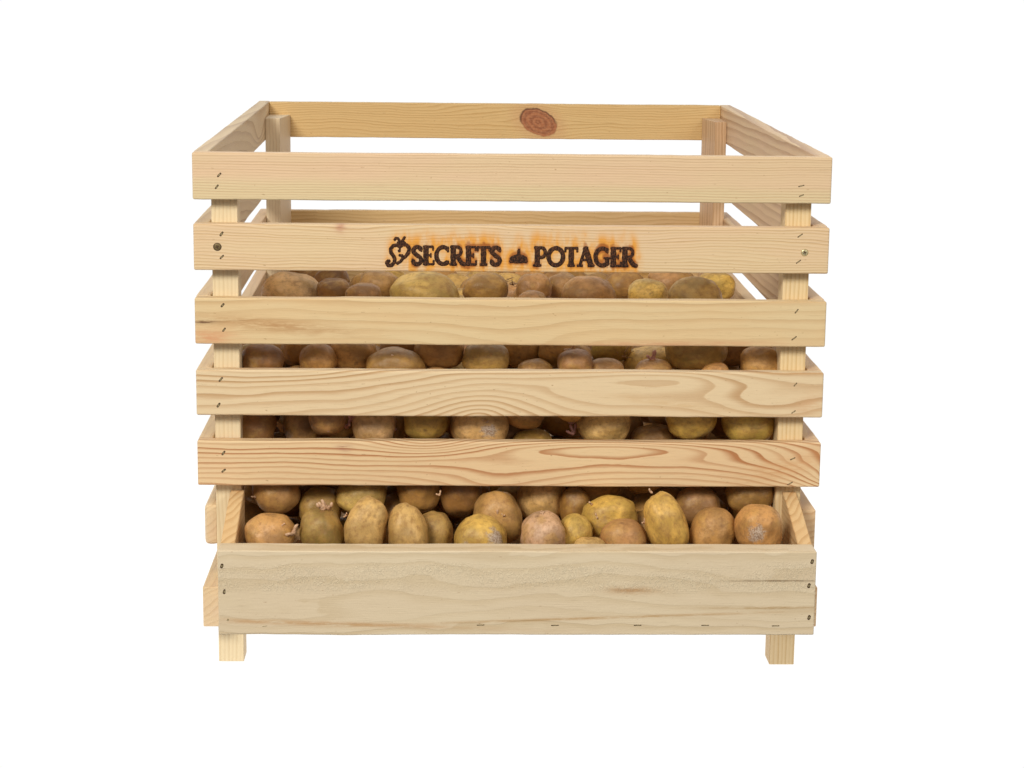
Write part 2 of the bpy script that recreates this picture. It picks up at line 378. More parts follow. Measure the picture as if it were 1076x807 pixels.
# ------------------------------------------------------------------ burnt lettering
def arc(cx, cz, rx, rz, a0, a1, n=14):
    return [(cx+rx*math.cos(math.radians(a0+(a1-a0)*k/n)), cz+rz*math.sin(math.radians(a0+(a1-a0)*k/n))) for k in range(n+1)]
T_, t_ = .15, .085      # stem and hairline half-widths relative to a cap height of 1... scaled below
def serif(x, z, w=.17): return ([(x-w, z), (x+w, z)], .055)
G = {
 'S': (.62, [([(.52,.80)]+arc(.31,.74,.20,.21,30,200,12)+[(.30,.50)]+arc(.30,.25,.22,.22,60,-150,14)+[(.08,.22)], .085), ([(.53,.95),(.53,.72)], .045), ([(.07,.06),(.07,.30)], .045)]),
 'E': (.62, [([(.16,.03),(.16,.97)], .105), ([(.03,.965),(.54,.965)], .05), ([(.03,.035),(.56,.035)], .05), ([(.16,.51),(.42,.51)], .05), ([(.54,.98),(.54,.78)], .04), ([(.57,.02),(.57,.24)], .04), ([(.42,.62),(.42,.40)], .035)]),
 'C': (.84, [(arc(.46,.5,.36,.45,48,312,26), .085), ([(.72,.96),(.72,.70)], .045), ([(.73,.10),(.72,.22)], .045)]),
 'R': (.82, [([(.16,.03),(.16,.97)], .105), serif(.16,.035), ([(.03,.965),(.36,.965)]+arc(.38,.73,.20,.235,90,-90,12)+[(.18,.495)], .065), ([(.36,.48),(.62,.10),(.80,.03)], .085)]),
 'T': (.70, [([(.35,.03),(.35,.95)], .105), serif(.35,.035), ([(.02,.955),(.68,.955)], .055), ([(.03,.98),(.03,.76)], .045), ([(.67,.98),(.67,.76)], .045)]),
 'P': (.68, [([(.16,.03),(.16,.97)], .105), serif(.16,.035,.19), ([(.03,.965),(.36,.965)]+arc(.38,.71,.21,.255,90,-90,12)+[(.22,.455)], .07)]),
 'O': (.96, [(arc(.48,.5,.39,.45,0,360,34), .088)]),
 'A': (.86, [([(.40,.98),(.12,.05)], .06), ([(.40,.98),(.72,.05)], .105), ([(.22,.34),(.62,.34)], .05), serif(.12,.035,.13), serif(.73,.035,.15)]),
 'G': (.90, [(arc(.47,.5,.37,.45,48,310,26), .085), ([(.73,.96),(.73,.72)], .045), ([(.73,.44),(.73,.10)], .09), ([(.56,.44),(.88,.44)], .045)]),
}
def word(txt, x0, x1, z0, h):
    tot = sum(G[c][0] for c in txt); kx = (x1-x0)/tot
    x = x0; out = []
    for c in txt:
        w, st = G[c]
        out.append([([(x+px*kx, z0+pz*h) for px, pz in pts], hw*h) for pts, hw in st]); x += w*kx
    return out
ZB, ZH = 43.80, 1.96
letters = [('letter', g) for g in word('SECRETS', -10.5, -1.15, ZB, ZH)] + [('letter', g) for g in word('POTAGER', 2.25, 12.95, ZB-.05, ZH+.02)]
def pix(pts, x0, y0, sc, ox=0): # zoomed drawing units -> crate cm on the slat's face
    return [((x0+px/sc-538)*.0987+(.16), 44.79-((y0+py/sc)-268.6)*.0998) for px, py in pts]
e = lambda pts, w: (pix(pts, 390, 235, 7.173), w)
emblem = [e([(200,178),(180,165),(150,170),(130,195),(133,222),(150,245),(162,268),(158,295),(138,318),(112,318),(100,300),(108,285),(122,288)], .115),
          e([(200,178),(222,160),(250,163),(270,188),(265,220),(243,250),(225,262)], .115),
          e([(212,240),(225,262),(205,288),(178,304)], .10), e([(192,205),(198,212)], .10), e([(200,180),(198,206)], .06), e([(195,240),(210,244)], .08),
          e([(188,152),(232,152)], .17), e([(200,135),(205,160)], .11), e([(160,128),(168,113),(186,116),(200,138)], .085), e([(236,104),(226,122),(212,138)], .085), e([(205,160),(240,150)], .1)]
g2 = lambda pts, w: (pix(pts, 530, 235, 7.173), w)
pump = [g2([(38,268),(62,256),(90,250),(118,256),(142,268)], .27), g2([(28,282),(60,276),(90,272),(120,276),(152,282)], .17), g2([(60,262),(90,240),(120,262)], .22), g2([(50,272),(130,272)], .24), g2([(92,235),(91,200)], .15), g2([(88,196),(97,192)], .10), g2([(60,285),(124,285)], .14)]
letters += [('emblem', emblem), ('pumpkin_mark', pump)]
allseg = []
n = N('charred_wood')
P, x, y, z = n.obj_cm()
v = n.noise(P, 4.5, 4, .7)
n.put(n.b.inputs['Base Color'], n.mix(n.ramp(v, .4, .68), (.018, .010, .008), (.13, .05, .022)))
n.b.inputs['Roughness'].default_value = .75; n.b.inputs['Specular IOR Level'].default_value = .15
n.put(n.b.inputs['Normal'], n.bump(v, .8, .05))
m_char = n.m
for kind, strokes in letters:
    bm = bmesh.new()
    xs = [p[0] for s_, w in strokes for p in s_]; zs = [p[1] for s_, w in strokes for p in s_]
    cx, cz = (min(xs)+max(xs))/2, (min(zs)+max(zs))/2
    for si, (pts, hw) in enumerate(strokes):
        hw *= 1.42 if kind == 'letter' else (1.75 if kind == 'emblem' else 1.2)
        # resample finely so that the burnt edge can be ragged
        r0 = [Vector((p[0], 0, p[1])) for p in pts]; rs = [r0[0]]
        for a, b in zip(r0, r0[1:]):
            m_ = max(1, int((b-a).length/.10))
            for q in range(1, m_+1): rs.append(a.lerp(b, q/m_))
        for a, b in zip(rs, rs[1:]): allseg.append((a.x, a.z, b.x, b.z, hw))
        rings = []
        closed_end = []
        for k, p in enumerate(rs):
            d = (rs[min(k+1, len(rs)-1)]-rs[max(k-1, 0)]).normalized()
            nn = Vector((-d.z, 0, d.x))
            def ring(c, f):
                rg = []
                for q in range(8):
                    a = 2*math.pi*q/8
                    o = nn*math.cos(a)*hw*f
                    rg.append(bm.verts.new(((c.x+o.x-cx)*S, (-math.sin(a)*.028*max(f, .2)-.0012*si)*S, (c.z+o.z-cz)*S)))
                return rg
            wob = 1+.16*noise.noise(Vector((p.x*3.1, p.z*3.1, si*3.)))+.07*noise.noise(Vector((p.x*8, p.z*8, si)))
            if k == 0: rings.append(ring(p-d*hw*.55, .45))
            rings.append(ring(p, wob))
            if k == len(rs)-1: rings.append(ring(p+d*hw*.55, .45))
        for a, b in zip(rings, rings[1:]):
            for q in range(8): bm.faces.new((a[q], a[(q+1) % 8], b[(q+1) % 8], b[q]))
        bm.faces.new(rings[0]); bm.faces.new(rings[-1][::-1])
    bmesh.ops.recalc_face_normals(bm, faces=bm.faces)
    me = bpy.data.meshes.new(kind); bm.to_mesh(me); bm.free()
    for p_ in me.polygons: p_.use_smooth = True
    o = link(kind, me, None, m_char)
    attach(o, front[1], cx, -.004, cz)
# scorch map: distance of the slat's face to the charred strokes, as a vertex attribute
me = front[1].data
att = me.attributes.new('burn', 'FLOAT', 'POINT')
pl = front[1].location/S
vals = []
for v in me.vertices:
    x, z = v.co.x/S, v.co.z/S + pl.z
    b = 0.
    if v.co.y < 0 and -15.5 < x < 15:
        dm = 9.
        for ax, az, bx, bz, hw in allseg:
            if abs(ax-x) > 3 and abs(bx-x) > 3: continue
            dx, dz = bx-ax, bz-az; L2 = dx*dx+dz*dz or 1e-6
            t = max(0, min(1, ((x-ax)*dx+(z-az)*dz)/L2))
            ddx, ddz = x-ax-dx*t, (z-az-dz*t)
            d = math.sqrt((ddx*1.5)**2+(ddz*(.60 if ddz > 0 else .8))**2)-hw
            if d < dm: dm = d
        dm = max(0, dm)
        b = .62*math.exp(-(dm/.88)**2)+.42*math.exp(-(dm/.16)**1.3)
        b *= .80+.5*noise.noise(Vector((x*.33+4, 0, z*.3)))
        if x < -10.8: b *= .55
    vals.append(max(0, b))
att.data.foreach_set('value', vals)

# ------------------------------------------------------------------ potatoes
n = N('potato_skin')
tcn = n.t.nodes.new('ShaderNodeTexCoord'); oi = n.t.nodes.new('ShaderNodeObjectInfo')
Pn = tcn.outputs['Object']
va = n.t.nodes.new('ShaderNodeVectorMath'); va.operation = 'SCALE'; n.t.links.new(Pn, va.inputs[0]); va.inputs['Scale'].default_value = 1.0
Pn = va.outputs[0]
W4 = n.mul(oi.outputs['Random'], 40.)
big = n.noise(Pn, 1.3, 3, .6, '4D', W4)
mid = n.noise(Pn, 5., 5, .65, '4D', W4)
fin = n.noise(Pn, 19., 3, .6, '4D', W4)
base = oi.outputs['Color']
hv = n.t.nodes.new('ShaderNodeHueSaturation'); n.t.links.new(base, hv.inputs['Color']); hv.inputs['Value'].default_value = 1.32; hv.inputs['Saturation'].default_value = 1.0
hv2 = n.t.nodes.new('ShaderNodeHueSaturation'); n.t.links.new(base, hv2.inputs['Color']); hv2.inputs['Value'].default_value = .80
base = n.mix(n.ramp(n.noise(Pn, .95, 3, .6, '4D', n.add(W4, 3.)), .38, .62), hv2.outputs[0], hv.outputs[0])
col = n.mix(n.ramp(big, .48, .66, 0, .5), base, (.50, .28, .07))
col = n.mix(n.ramp(mid, .42, .72, 0, .60), col, (.24, .108, .034))
col = n.mix(n.ramp(fin, .55, .75, 0, .40), col, (.16, .075, .03))
col = n.mix(n.ramp(fin, .45, .25, 0, .25), col, (.46, .27, .08))
d2 = n.noise(Pn, 1.9, 6, .75, '4D', n.add(W4, 7.))
col = n.mix(n.ramp(d2, .57, .70, 0, .45), col, (.34, .21, .11))
vo = n.t.nodes.new('ShaderNodeTexVoronoi'); vo.voronoi_dimensions = '4D'; n.t.links.new(Pn, vo.inputs['Vector']); n.t.links.new(W4, vo.inputs['W']); vo.inputs['Scale'].default_value = 6.5
col = n.mix(n.ramp(vo.outputs['Distance'], .13, .05, 0, .7), col, (.16, .08, .035))
ao = n.t.nodes.new('ShaderNodeAttribute'); ao.attribute_name = 'eye'
col = n.mix(n.mul(ao.outputs['Fac'], .75), col, (.15, .075, .035))
sa = n.t.nodes.new('ShaderNodeAttribute'); sa.attribute_name = 'scab'
sm = n.ramp(n.add(n.mul(sa.outputs['Fac'], 1.2), n.mul(n.sub(mid, .5), 2.2)), .55, 1.0)
col = n.mix(n.mul(sm, sa.outputs['Fac'], .95), col, n.mix(n.ramp(fin, .4, .62), (.50, .40, .32), (.24, .14, .085)))
n.put(n.b.inputs['Base Color'], col)
n.put(n.b.inputs['Roughness'], n.ramp(mid, .3, .7, .36, .60))
n.b.inputs['Specular IOR Level'].default_value = .45
n.put(n.b.inputs['Normal'], n.bump(n.add(n.mul(mid, 1.1), n.mul(fin, .5), n.mul(n.ramp(vo.outputs['Distance'], .16, .05), -.25)), .5, .12))
m_pot = n.m
m_spr = simple('sprout_flesh', (.58,.36,.22), .5)
m_spp = simple('pink_sprout_flesh', (.55,.27,.22), .5)
m_root = simple('dry_root', (.40,.24,.12), .8)

def potato_mesh(seed, egg=0., sub=4, scab=None):
    r = random.Random(seed)
    bm = bmesh.new()
    bmesh.ops.create_icosphere(bm, subdivisions=sub, radius=1)
    eyes = []
    for _ in range(r.randint(5, 8)):
        v = Vector((r.gauss(0, 1), r.gauss(0, 1), r.gauss(0, 1))).normalized(); eyes.append((v, r.uniform(.07, .13)))
    lay = bm.verts.layers.float.new('eye')
    sl = bm.verts.layers.float.new('scab')
    off = Vector((seed*3.1, seed*1.7, 0))
    bend = r.uniform(-.10, .10); sq = r.uniform(.0, .10)
    for v in bm.verts:
        d = v.co.normalized()
        p = d.copy()
        # slightly squared-off ellipsoid
        k = (abs(d.x)**2.4+abs(d.y)**2.4+abs(d.z)**2.4)**(-1/2.4)
        rad = k*(1-sq)+sq
        rad *= 1+.125*noise.noise(d*1.05+off)+.06*noise.noise(d*2.4+off)+.014*noise.noise(d*7+off)
        e = 0
        for ev, er in eyes:
            a = (d-ev).length
            rad -= .035*math.exp(-(a/er)**2); rad += .012*math.exp(-((a-er*1.9)/(er*.8))**2)*(1 if d.z > ev.z else .2)
            e = max(e, math.exp(-(a/(er*.45))**2))
        p = d*rad
        if egg:
            t = (p.z+1)/2; s = 1-egg*t; p.x *= s+.06; p.y *= s
        p.z += bend*(p.x*p.x-.4)
        v.co = p; v[lay] = e
        if scab: v[sl] = max(math.exp(-(((d-Vector(c_)).length/r_)**3)) for c_, r_ in scab)
    me = bpy.data.meshes.new('potato'); bm.to_mesh(me); bm.free()
    for p_ in me.polygons: p_.use_smooth = True
    me.materials.append(m_pot)
    return me
POT=[
('L', 'b', -25.09, 3.91, 18.79, 2.6, 2.45, 2.55, 0.0, 'round brown potato in the top left corner of the open hopper'),
('L', 'o', -24.98, -5.5, 15.98, 2.6, 2.47, 2.6, 0.0, 'round orange brown potato low in the front left corner of the hopper'),
('L', 'b', -20.48, 7.45, 19.41, 2.39, 2.05, 1.92, 0.0, "brown potato tucked under the lowest slat, right of the hopper's left corner potato"),
('L', 'g', -20.33, 4.47, 16.54, 2.36, 2.24, 2.36, 0.0, 'olive brown potato wedged behind the sprouting green potato at hopper left'),
('L', 'g', -19.69, -5.0, 16.26, 2.27, 2.41, 2.81, -8.0, 'greenish brown potato with a pale sprout on its left, front row of the hopper'),
('L', 'y', -15.88, 3.68, 18.16, 2.66, 2.2, 1.97, -6.0, 'shiny yellow green potato high in the hopper, above the tall leaning tan potato'),
('L', 't', -15.01, -6.2, 17.52, 2.21, 2.45, 2.94, 14.0, 'tall tan oval potato leaning right in the front row left of the hopper'),
('L', 't', -10.78, -6.4, 16.87, 2.11, 2.45, 3.04, -6.0, 'pale tan egg shaped potato standing narrow end up in the hopper'),
('L', 'b', -9.73, 3.67, 18.68, 2.36, 2.19, 2.25, 0.0, 'mottled brown potato right above the pale egg shaped potato'),
('L', 'g', -8.05, -3.0, 15.74, 2.0, 2.09, 2.4, 10.0, 'olive green potato squeezed right of the pale egg shaped potato'),
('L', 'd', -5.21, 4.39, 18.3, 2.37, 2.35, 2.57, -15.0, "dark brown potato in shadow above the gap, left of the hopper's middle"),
('L', 'y', -3.19, -5.8, 15.6, 2.82, 2.67, 2.82, 10.0, "big yellow tan potato with grey scabs in front left of the hopper's middle"),
('L', 'b', -1.17, 0.46, 16.59, 2.54, 2.6, 2.94, -25.0, 'large brown potato with small eyes behind the scabby yellow tan potato'),
('L', 't', 3.51, 5.45, 17.63, 2.7, 2.64, 2.85, 10.0, 'large pale brown potato high in the middle of the hopper'),
('L', 'p', 3.3, -6.29, 16.47, 2.27, 2.25, 2.47, 0.0, 'round pinkish tan potato in front, below the large pale brown one at mid hopper'),
('L', 'y', 6.61, -3.96, 15.93, 1.85, 1.87, 2.1, 20.0, 'small yellow tan potato right of the round pinkish tan potato'),
('L', 'd', 7.13, 3.33, 17.12, 1.65, 1.81, 2.16, 0.0, 'small dark potato in the shade between the mid hopper potatoes'),
('L', 'o', 9.17, 6.69, 19.09, 3.24, 2.67, 2.39, -3.0, 'wide orange brown potato hanging flat under the lowest slat'),
('L', 'y', 10.51, -0.93, 17.21, 2.88, 2.38, 2.13, -10.0, 'yellow brown potato behind the round orange one, right of mid hopper'),
('L', 't', 8.12, -6.98, 15.14, 1.78, 1.6, 1.38, 0.0, 'smallest tan potato, only its top showing over the hopper board'),
('L', 'o', 11.71, -5.2, 15.57, 2.49, 2.29, 2.34, 0.0, 'round orange tan potato left of the tall yellow potato in the front row'),
('L', 'y', 16.0, -5.5, 17.71, 2.18, 2.59, 3.28, -19.0, 'tall shiny yellow potato leaning left, brightest in the hopper'),
('L', 'b', 20.48, 3.69, 17.17, 2.48, 2.21, 2.17, 0.0, 'brown potato behind and right of the tall shiny yellow potato'),
('L', 'o', 21.26, -4.33, 16.27, 2.5, 2.47, 2.7, 18.0, 'tilted orange brown potato second from the right in the front row'),
('L', 'b', 26.13, 3.69, 18.46, 2.59, 2.21, 2.07, 0.0, 'brown potato in the top right corner of the hopper'),
('L', 'o', 25.71, -5.89, 17.12, 2.39, 2.36, 2.59, 0.0, "brown potato with a grey scabby patch at the hopper's front right corner"),
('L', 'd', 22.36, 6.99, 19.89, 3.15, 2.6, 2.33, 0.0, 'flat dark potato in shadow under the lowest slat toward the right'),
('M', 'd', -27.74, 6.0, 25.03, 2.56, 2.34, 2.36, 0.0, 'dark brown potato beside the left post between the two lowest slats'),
('M', 'b', -22.35, 6.67, 25.0, 2.06, 2.1, 2.37, 0.0, 'narrow brown potato second from the left post between the two lowest slats'),
('M', 'b', -19.64, 4.3, 26.69, 2.04, 1.89, 1.93, 0.0, 'brown potato hanging low with a pink sprout at its right, lowest slat gap'),
('M', 't', -14.57, 4.85, 25.44, 2.35, 2.19, 2.25, 0.0, 'tan potato with pink sprouts at both ends in the lowest slat gap'),
('M', 'b', -12.17, 7.36, 24.89, 1.24, 1.6, 1.66, 0.0, 'small brown potato squeezed left of the yellow one in the lowest slat gap'),
('M', 'y', -9.05, 5.5, 25.95, 2.36, 2.1, 2.05, 0.0, 'rounded yellow potato left of centre in the lowest slat gap'),
('M', 't', -3.19, 5.2, 25.4, 3.19, 2.64, 2.36, 4.0, 'wide pinkish brown potato with one pale eye in the lowest slat gap'),
('M', 'o', 1.64, 5.5, 26.83, 2.16, 1.79, 1.6, 0.0, 'orange tan potato hanging from above at the middle of the lowest slat gap'),
('M', 'g', 2.63, 6.0, 23.24, 2.38, 1.97, 1.76, 0.0, 'olive potato low at the middle of the lowest slat gap, mostly hidden'),
('M', 't', 10.19, 5.2, 25.67, 2.89, 2.4, 2.17, 0.0, 'wide tan potato with white pink sprouts on its left, lowest slat gap'),
('M', 'b', 13.21, 9.0, 24.73, 1.57, 1.75, 2.1, 0.0, 'brown potato shaded behind the wide tan sprouting potato'),
('M', 'b', 15.73, 6.5, 23.7, 2.39, 1.98, 1.77, -5.0, 'brown potato showing a low hump left of the dark eyed yellow one'),
('M', 'y', 19.62, 4.8, 26.53, 2.79, 2.35, 2.17, 0.0, 'yellow orange potato with dark eyes in the lowest slat gap'),
('M', 'y', 25.87, 5.0, 25.88, 2.9, 2.46, 2.28, 0.0, 'broad yellow brown potato beside the right post in the lowest slat gap'),
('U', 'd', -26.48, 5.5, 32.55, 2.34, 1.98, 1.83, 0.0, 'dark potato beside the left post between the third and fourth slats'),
('U', 'b', -22.65, 9.08, 33.05, 2.17, 1.91, 1.86, 0.0, 'brown potato behind, second from the left post under the third slat'),
('U', 'b', -20.59, 5.53, 32.58, 2.04, 1.89, 1.93, -25.0, 'brown potato leaning left, third from the left post under the third slat'),
('U', 'o', -16.8, 7.51, 32.95, 2.57, 2.15, 1.95, 0.0, 'bright orange potato above the left half of the fourth slat'),
('U', 'b', -12.32, 4.79, 31.82, 3.15, 2.61, 2.34, 0.0, 'large tan brown potato showing a high dome under the third slat'),
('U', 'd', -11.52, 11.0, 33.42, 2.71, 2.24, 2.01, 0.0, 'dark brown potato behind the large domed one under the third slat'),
('U', 'b', -7.54, 7.0, 33.43, 2.67, 2.21, 1.98, 0.0, 'brown orange potato right of the large domed one under the third slat'),
('U', 'g', -2.53, 5.5, 32.83, 2.56, 2.11, 1.89, 0.0, 'olive brown potato left of centre between the third and fourth slats'),
('U', 'b', 1.39, 9.24, 33.15, 2.18, 1.93, 1.87, 0.0, 'brown potato at the middle between the third and fourth slats'),
('U', 'b', 5.47, 7.71, 33.24, 2.48, 2.06, 1.86, 15.0, 'tilted brown potato just right of the middle between third and fourth slats'),
('U', 'b', 6.93, 4.32, 32.42, 1.94, 1.75, 1.74, 0.0, 'brown potato with its dome in front of the tilted one under the third slat'),
('U', 'd', 2.69, 5.0, 31.54, 1.94, 1.61, 1.44, 0.0, 'flat dark potato with only its top showing over the middle of the fourth slat'),
('U', 'b', 10.33, 5.84, 31.36, 2.16, 1.79, 1.6, 0.0, 'brown potato low right of centre, its top just over the fourth slat'),
('U', 'g', 11.31, 11.0, 33.14, 2.21, 1.82, 1.63, 0.0, 'olive potato with tangled roots right of centre under the third slat'),
('U', 'o', 15.4, 5.0, 31.52, 2.05, 1.7, 1.52, 0.0, 'orange brown hump below a pink sprout right of centre over the fourth slat'),
('U', 'g', 20.18, 6.93, 34.03, 3.42, 2.82, 2.53, -4.0, 'wide olive potato toward the right between the third and fourth slats'),
('U', 'o', 22.09, 4.29, 31.66, 1.54, 1.6, 1.14, 0.0, 'tiny orange potato top below the wide olive one over the fourth slat'),
('U', 'o', 27.12, 5.2, 32.56, 2.37, 2.01, 1.85, 0.0, 'orange brown potato beside the right post between the third and fourth slats'),
('U', 'd', 24.63, 9.12, 33.29, 1.99, 1.79, 1.78, 0.0, 'dark potato behind, left of the right post under the third slat'),
('T', 't', -26.13, 47.0, 32.98, 3.95, 3.1, 2.92, 3.0, 'long potato with a pale left end at the top left of the heap'),
('T', 'b', -16.68, 32.0, 35.44, 2.15, 1.78, 1.59, 0.0, 'small brown potato top right of the long one, over the third slat'),
('T', 'b', -15.0, 40.0, 35.5, 2.45, 2.11, 1.99, 0.0, 'brown potato on top of the heap left of the large olive yellow one'),
('T', 'y', -9.35, 36.0, 34.5, 4.38, 3.1, 3.24, 0.0, 'largest olive yellow potato on top of the heap under the burnt emblem'),
('T', 'b', -2.0, 40.0, 35.1, 2.7, 2.28, 2.11, 0.0, 'brown potato with dry roots on top of the heap below the letters'),
('T', 'b', 3.89, 38.0, 35.57, 2.1, 1.88, 1.86, 0.0, 'brown potato on top of the heap under the letter P'),
('T', 'o', 3.26, 28.0, 35.62, 1.68, 1.6, 1.24, 0.0, 'tiny orange potato top peeping over the third slat under the letters'),
('T', 'b', 7.73, 42.0, 34.97, 2.01, 1.91, 2.01, 0.0, 'brown potato on top of the heap left of the wide orange one'),
('T', 'o', 10.12, 30.0, 35.87, 3.28, 2.71, 2.43, 0.0, 'wide orange potato on top of the heap under the last burnt letters'),
('T', 'b', 16.57, 58.0, 33.01, 2.64, 2.18, 1.96, 0.0, 'brown potato far back on the heap right of the wide orange one'),
('T', 'y', 17.72, 36.0, 35.27, 2.49, 2.06, 1.85, 0.0, 'small yellow potato on top of the heap right of the lettering'),
('T', 'g', 22.81, 30.0, 35.83, 3.29, 2.72, 2.44, 0.0, 'wide olive potato on top of the heap toward the right side'),
('T', 'o', 22.65, 56.0, 33.35, 3.13, 2.59, 2.31, 0.0, 'orange brown potato far back on the heap behind the wide olive one'),
('T', 'y', 27.24, 46.0, 34.6, 2.54, 2.18, 2.05, 0.0, 'yellow potato at the top right end of the heap by the side slat'),
('T', 'd', -20.93, 44.0, 34.22, 2.13, 1.76, 1.58, 0.0, 'dark small potato far back on the heap beside the long pale ended one'),
('F','b',-15.61,-3.64,11.77,3.17,2.74,2.32,29.16),
('F','o',-1.36,1.02,11.16,3.01,2.44,2.34,32.08),
('F','o',4.13,1.48,11.04,3.36,2.66,2.62,32.95),
('F','g',16.25,1.07,11.34,3.67,2.47,2.64,2.54),
('F', 't', -22.02, 6.69, 11.1, 3.42, 2.49, 2.61, 27.98, 'dim potato set back below the greenish brown potato in the hopper'),
('F','b',1.78,6.68,11.95,3.47,2.71,2.58,-2.12),
('F','d',19.07,6.73,11.62,2.92,2.79,2.32,0.2),
('F','b',-25.18,10.86,11.38,3.24,2.46,2.36,-6.74),
('F','g',-18.55,11.1,11.01,3.35,2.72,2.59,26.55),
('F', 't', -7.59, 11.05, 11.1, 3.26, 2.68, 2.4, 7.72, 'dim potato set back below the olive green potato in the hopper'),
('F','o',27.87,11.89,11.48,3.09,2.76,2.68,0.3),
('F','b',-22.21,16.1,11.89,3.21,2.75,2.67,-12.76),
('F','g',-15.74,16.4,11.03,3.09,2.59,2.59,7.87),
('F','b',-4.78,16.84,11.14,3.68,2.79,2.54,-5.49),
('F','g',8.09,16.28,11.9,3.28,2.68,2.35,-28.78),
('F','b',-27.47,26.14,11.81,3.65,2.43,2.33,-8.63),
('F','y',-24.7,31.47,11.23,3.54,2.59,2.55,24.86),
('F','t',22.24,61.74,11.63,3.02,2.6,2.48,31.06),
('F', 'o', 16.49, 6.73, 15.89, 3.35, 2.65, 2.47, -19.27, 'dim potato set back above the tall shiny yellow potato in the hopper'),
('F', 'd', -22.74, 11.07, 16.42, 3.64, 2.41, 2.43, -3.12, 'dim potato set back left of the olive brown potato in the hopper'),
('F','y',-16.35,10.87,16.08,2.98,2.75,2.32,27.66),
('F', 'g', -10.35, 11.13, 16.15, 3.16, 2.41, 2.4, 28.63, 'dim potato set back below the mottled brown potato in the hopper'),
('F', 'o', -4.91, 10.74, 16.48, 3.01, 2.71, 2.42, -6.64, 'dim potato set back right of the dark brown potato in the hopper'),
('F', 'b', 1.83, 11.2, 15.81, 3.11, 2.79, 2.43, -6.07, 'dim potato set back left of the large pale brown potato in the hopper'),
('F', 't', 13.27, 11.87, 16.23, 3.43, 2.41, 2.57, 11.34, 'dim potato set back above the yellow brown potato in the hopper'),
('F','t',-13.39,16.18,16.33,3.21,2.75,2.32,-11.18),
('F','y',-1.44,16.95,16.64,3.46,2.55,2.42,-12.15),
('F','d',22.64,16.51,16.69,3.67,2.73,2.42,-16.42),
('F','b',19.52,62.69,16.4,3.52,2.74,2.37,20.51),
('F', 't', -25.58, 11.11, 20.58, 3.67, 2.76, 2.7, -5.89, 'dim potato set back above the round brown potato in the hopper'),
('F','o',-13.12,10.98,20.57,3.3,2.46,2.48,9.66),
('F','t',-7.44,11.3,20.7,3.12,2.57,2.57,-26.93),
('F','g',15.55,11.09,20.66,2.92,2.54,2.47,3.4),
('F','t',27.37,11.38,20.82,3.17,2.41,2.38,-19.87),
('F','d',-21.99,16.07,20.53,3.23,2.59,2.32,-16.62),
('F','t',-16.24,16.79,21.17,3.03,2.73,2.54,-2.08),
('F','b',-9.99,16.71,20.84,3.67,2.44,2.31,11.29),
('F','o',19.46,15.94,21.14,3.58,2.62,2.58,-12.91),
('F', 't', 25.77, 15.6, 20.81, 3.46, 2.54, 2.51, 22.77, 'dim potato set back below the broad yellow brown potato in the lowest slat gap'),
('F', 'b', -25.1, 21.88, 21.32, 3.35, 2.43, 2.38, -27.14, 'dim potato set back left of the narrow brown potato in the lowest slat gap'),
('F','b',-25.28,31.92,20.75,3.32,2.6,2.36,17.8),
('F','o',25.79,36.53,21.03,3.46,2.56,2.6,-6.5),
('F','d',-28.05,11.18,25.68,3.03,2.79,2.34,-21.84),
('F','d',-21.44,10.76,25.28,3.49,2.45,2.41,29.16),
('F', 'o', -3.98, 10.83, 25.7, 3.32, 2.66, 2.32, -29.4, 'dim potato set back above the wide pinkish brown potato in the lowest slat gap'),
('F', 'b', 6.79, 11.36, 25.34, 3.46, 2.75, 2.35, 4.91, 'dim potato set back left of the wide tan potato in the lowest slat gap'),
('F', 'd', 18.72, 11.01, 25.86, 3.17, 2.52, 2.51, 18.35, 'dim potato set back left of the yellow orange potato in the lowest slat gap'),
('F', 'd', 25.33, 11.07, 25.74, 3.64, 2.8, 2.48, -21.22, 'dim potato set back left of the broad yellow brown potato in the lowest slat gap'),
('F','b',-24.7,16.65,25.63,3.39,2.47,2.4,32.62),
('F','b',-18.67,11.14,29.92,3.62,2.59,2.4,-8.1),
('F','y',-6.99,11.51,30.02,3.57,2.59,2.69,33.97),
('F','b',-1.39,11.43,29.99,3.14,2.57,2.34,29.83),
('F', 'y', 15.69, 10.81, 30.76, 3.16, 2.62, 2.63, -2.69, 'dim potato set back above the orange brown hump under the third slat'),
('F','y',22.28,11.58,30.03,3.43,2.49,2.62,-25.62),
('F','g',-27.98,15.69,30.24,2.98,2.59,2.34,-3.61),
('F','g',-21.72,16.66,29.89,3.54,2.53,2.42,32.58),
('F','d',-16.35,16.69,30.53,3.32,2.68,2.43,28.87),
('F','d',-4.51,16.2,30.29,2.92,2.75,2.65,16.25),
('F', 'b', 6.97, 16.34, 30.12, 3.29, 2.69, 2.69, -23.74, 'dim potato set back left of the brown potato under the third slat'),
('F','g',12.78,16.3,29.82,3.14,2.78,2.31,-13.37),
('F','o',-24.79,20.76,30.08,3.21,2.4,2.6,21.48),
('F','b',-12.86,20.91,30.35,3.41,2.64,2.57,11.71),
('F','d',10.97,21.6,30.76,3.28,2.43,2.51,-6.92),
('F','b',-21.43,26.97,29.82,3.36,2.74,2.31,-26.37),
('F','b',-10.89,26.67,30.3,2.96,2.7,2.51,5.54),
('F','o',-4.62,25.87,30.02,3.03,2.69,2.57,30.24),
('F','b',1.94,26.36,30.33,3.18,2.71,2.57,-18.79),
('F','y',13.61,25.82,30.44,3.39,2.47,2.63,22.47),
('F','o',25.56,26.16,30.73,3.03,2.5,2.61,25.03),
('F','b',-6.85,31.11,30.63,2.91,2.45,2.35,-13.94),
('F','b',-1.16,31.85,30.14,3.14,2.78,2.46,5.7),
('F','b',4.55,31.08,30.08,3.7,2.46,2.34,31.21),
('F','y',10.73,31.04,30.34,3.25,2.55,2.61,-0.69),
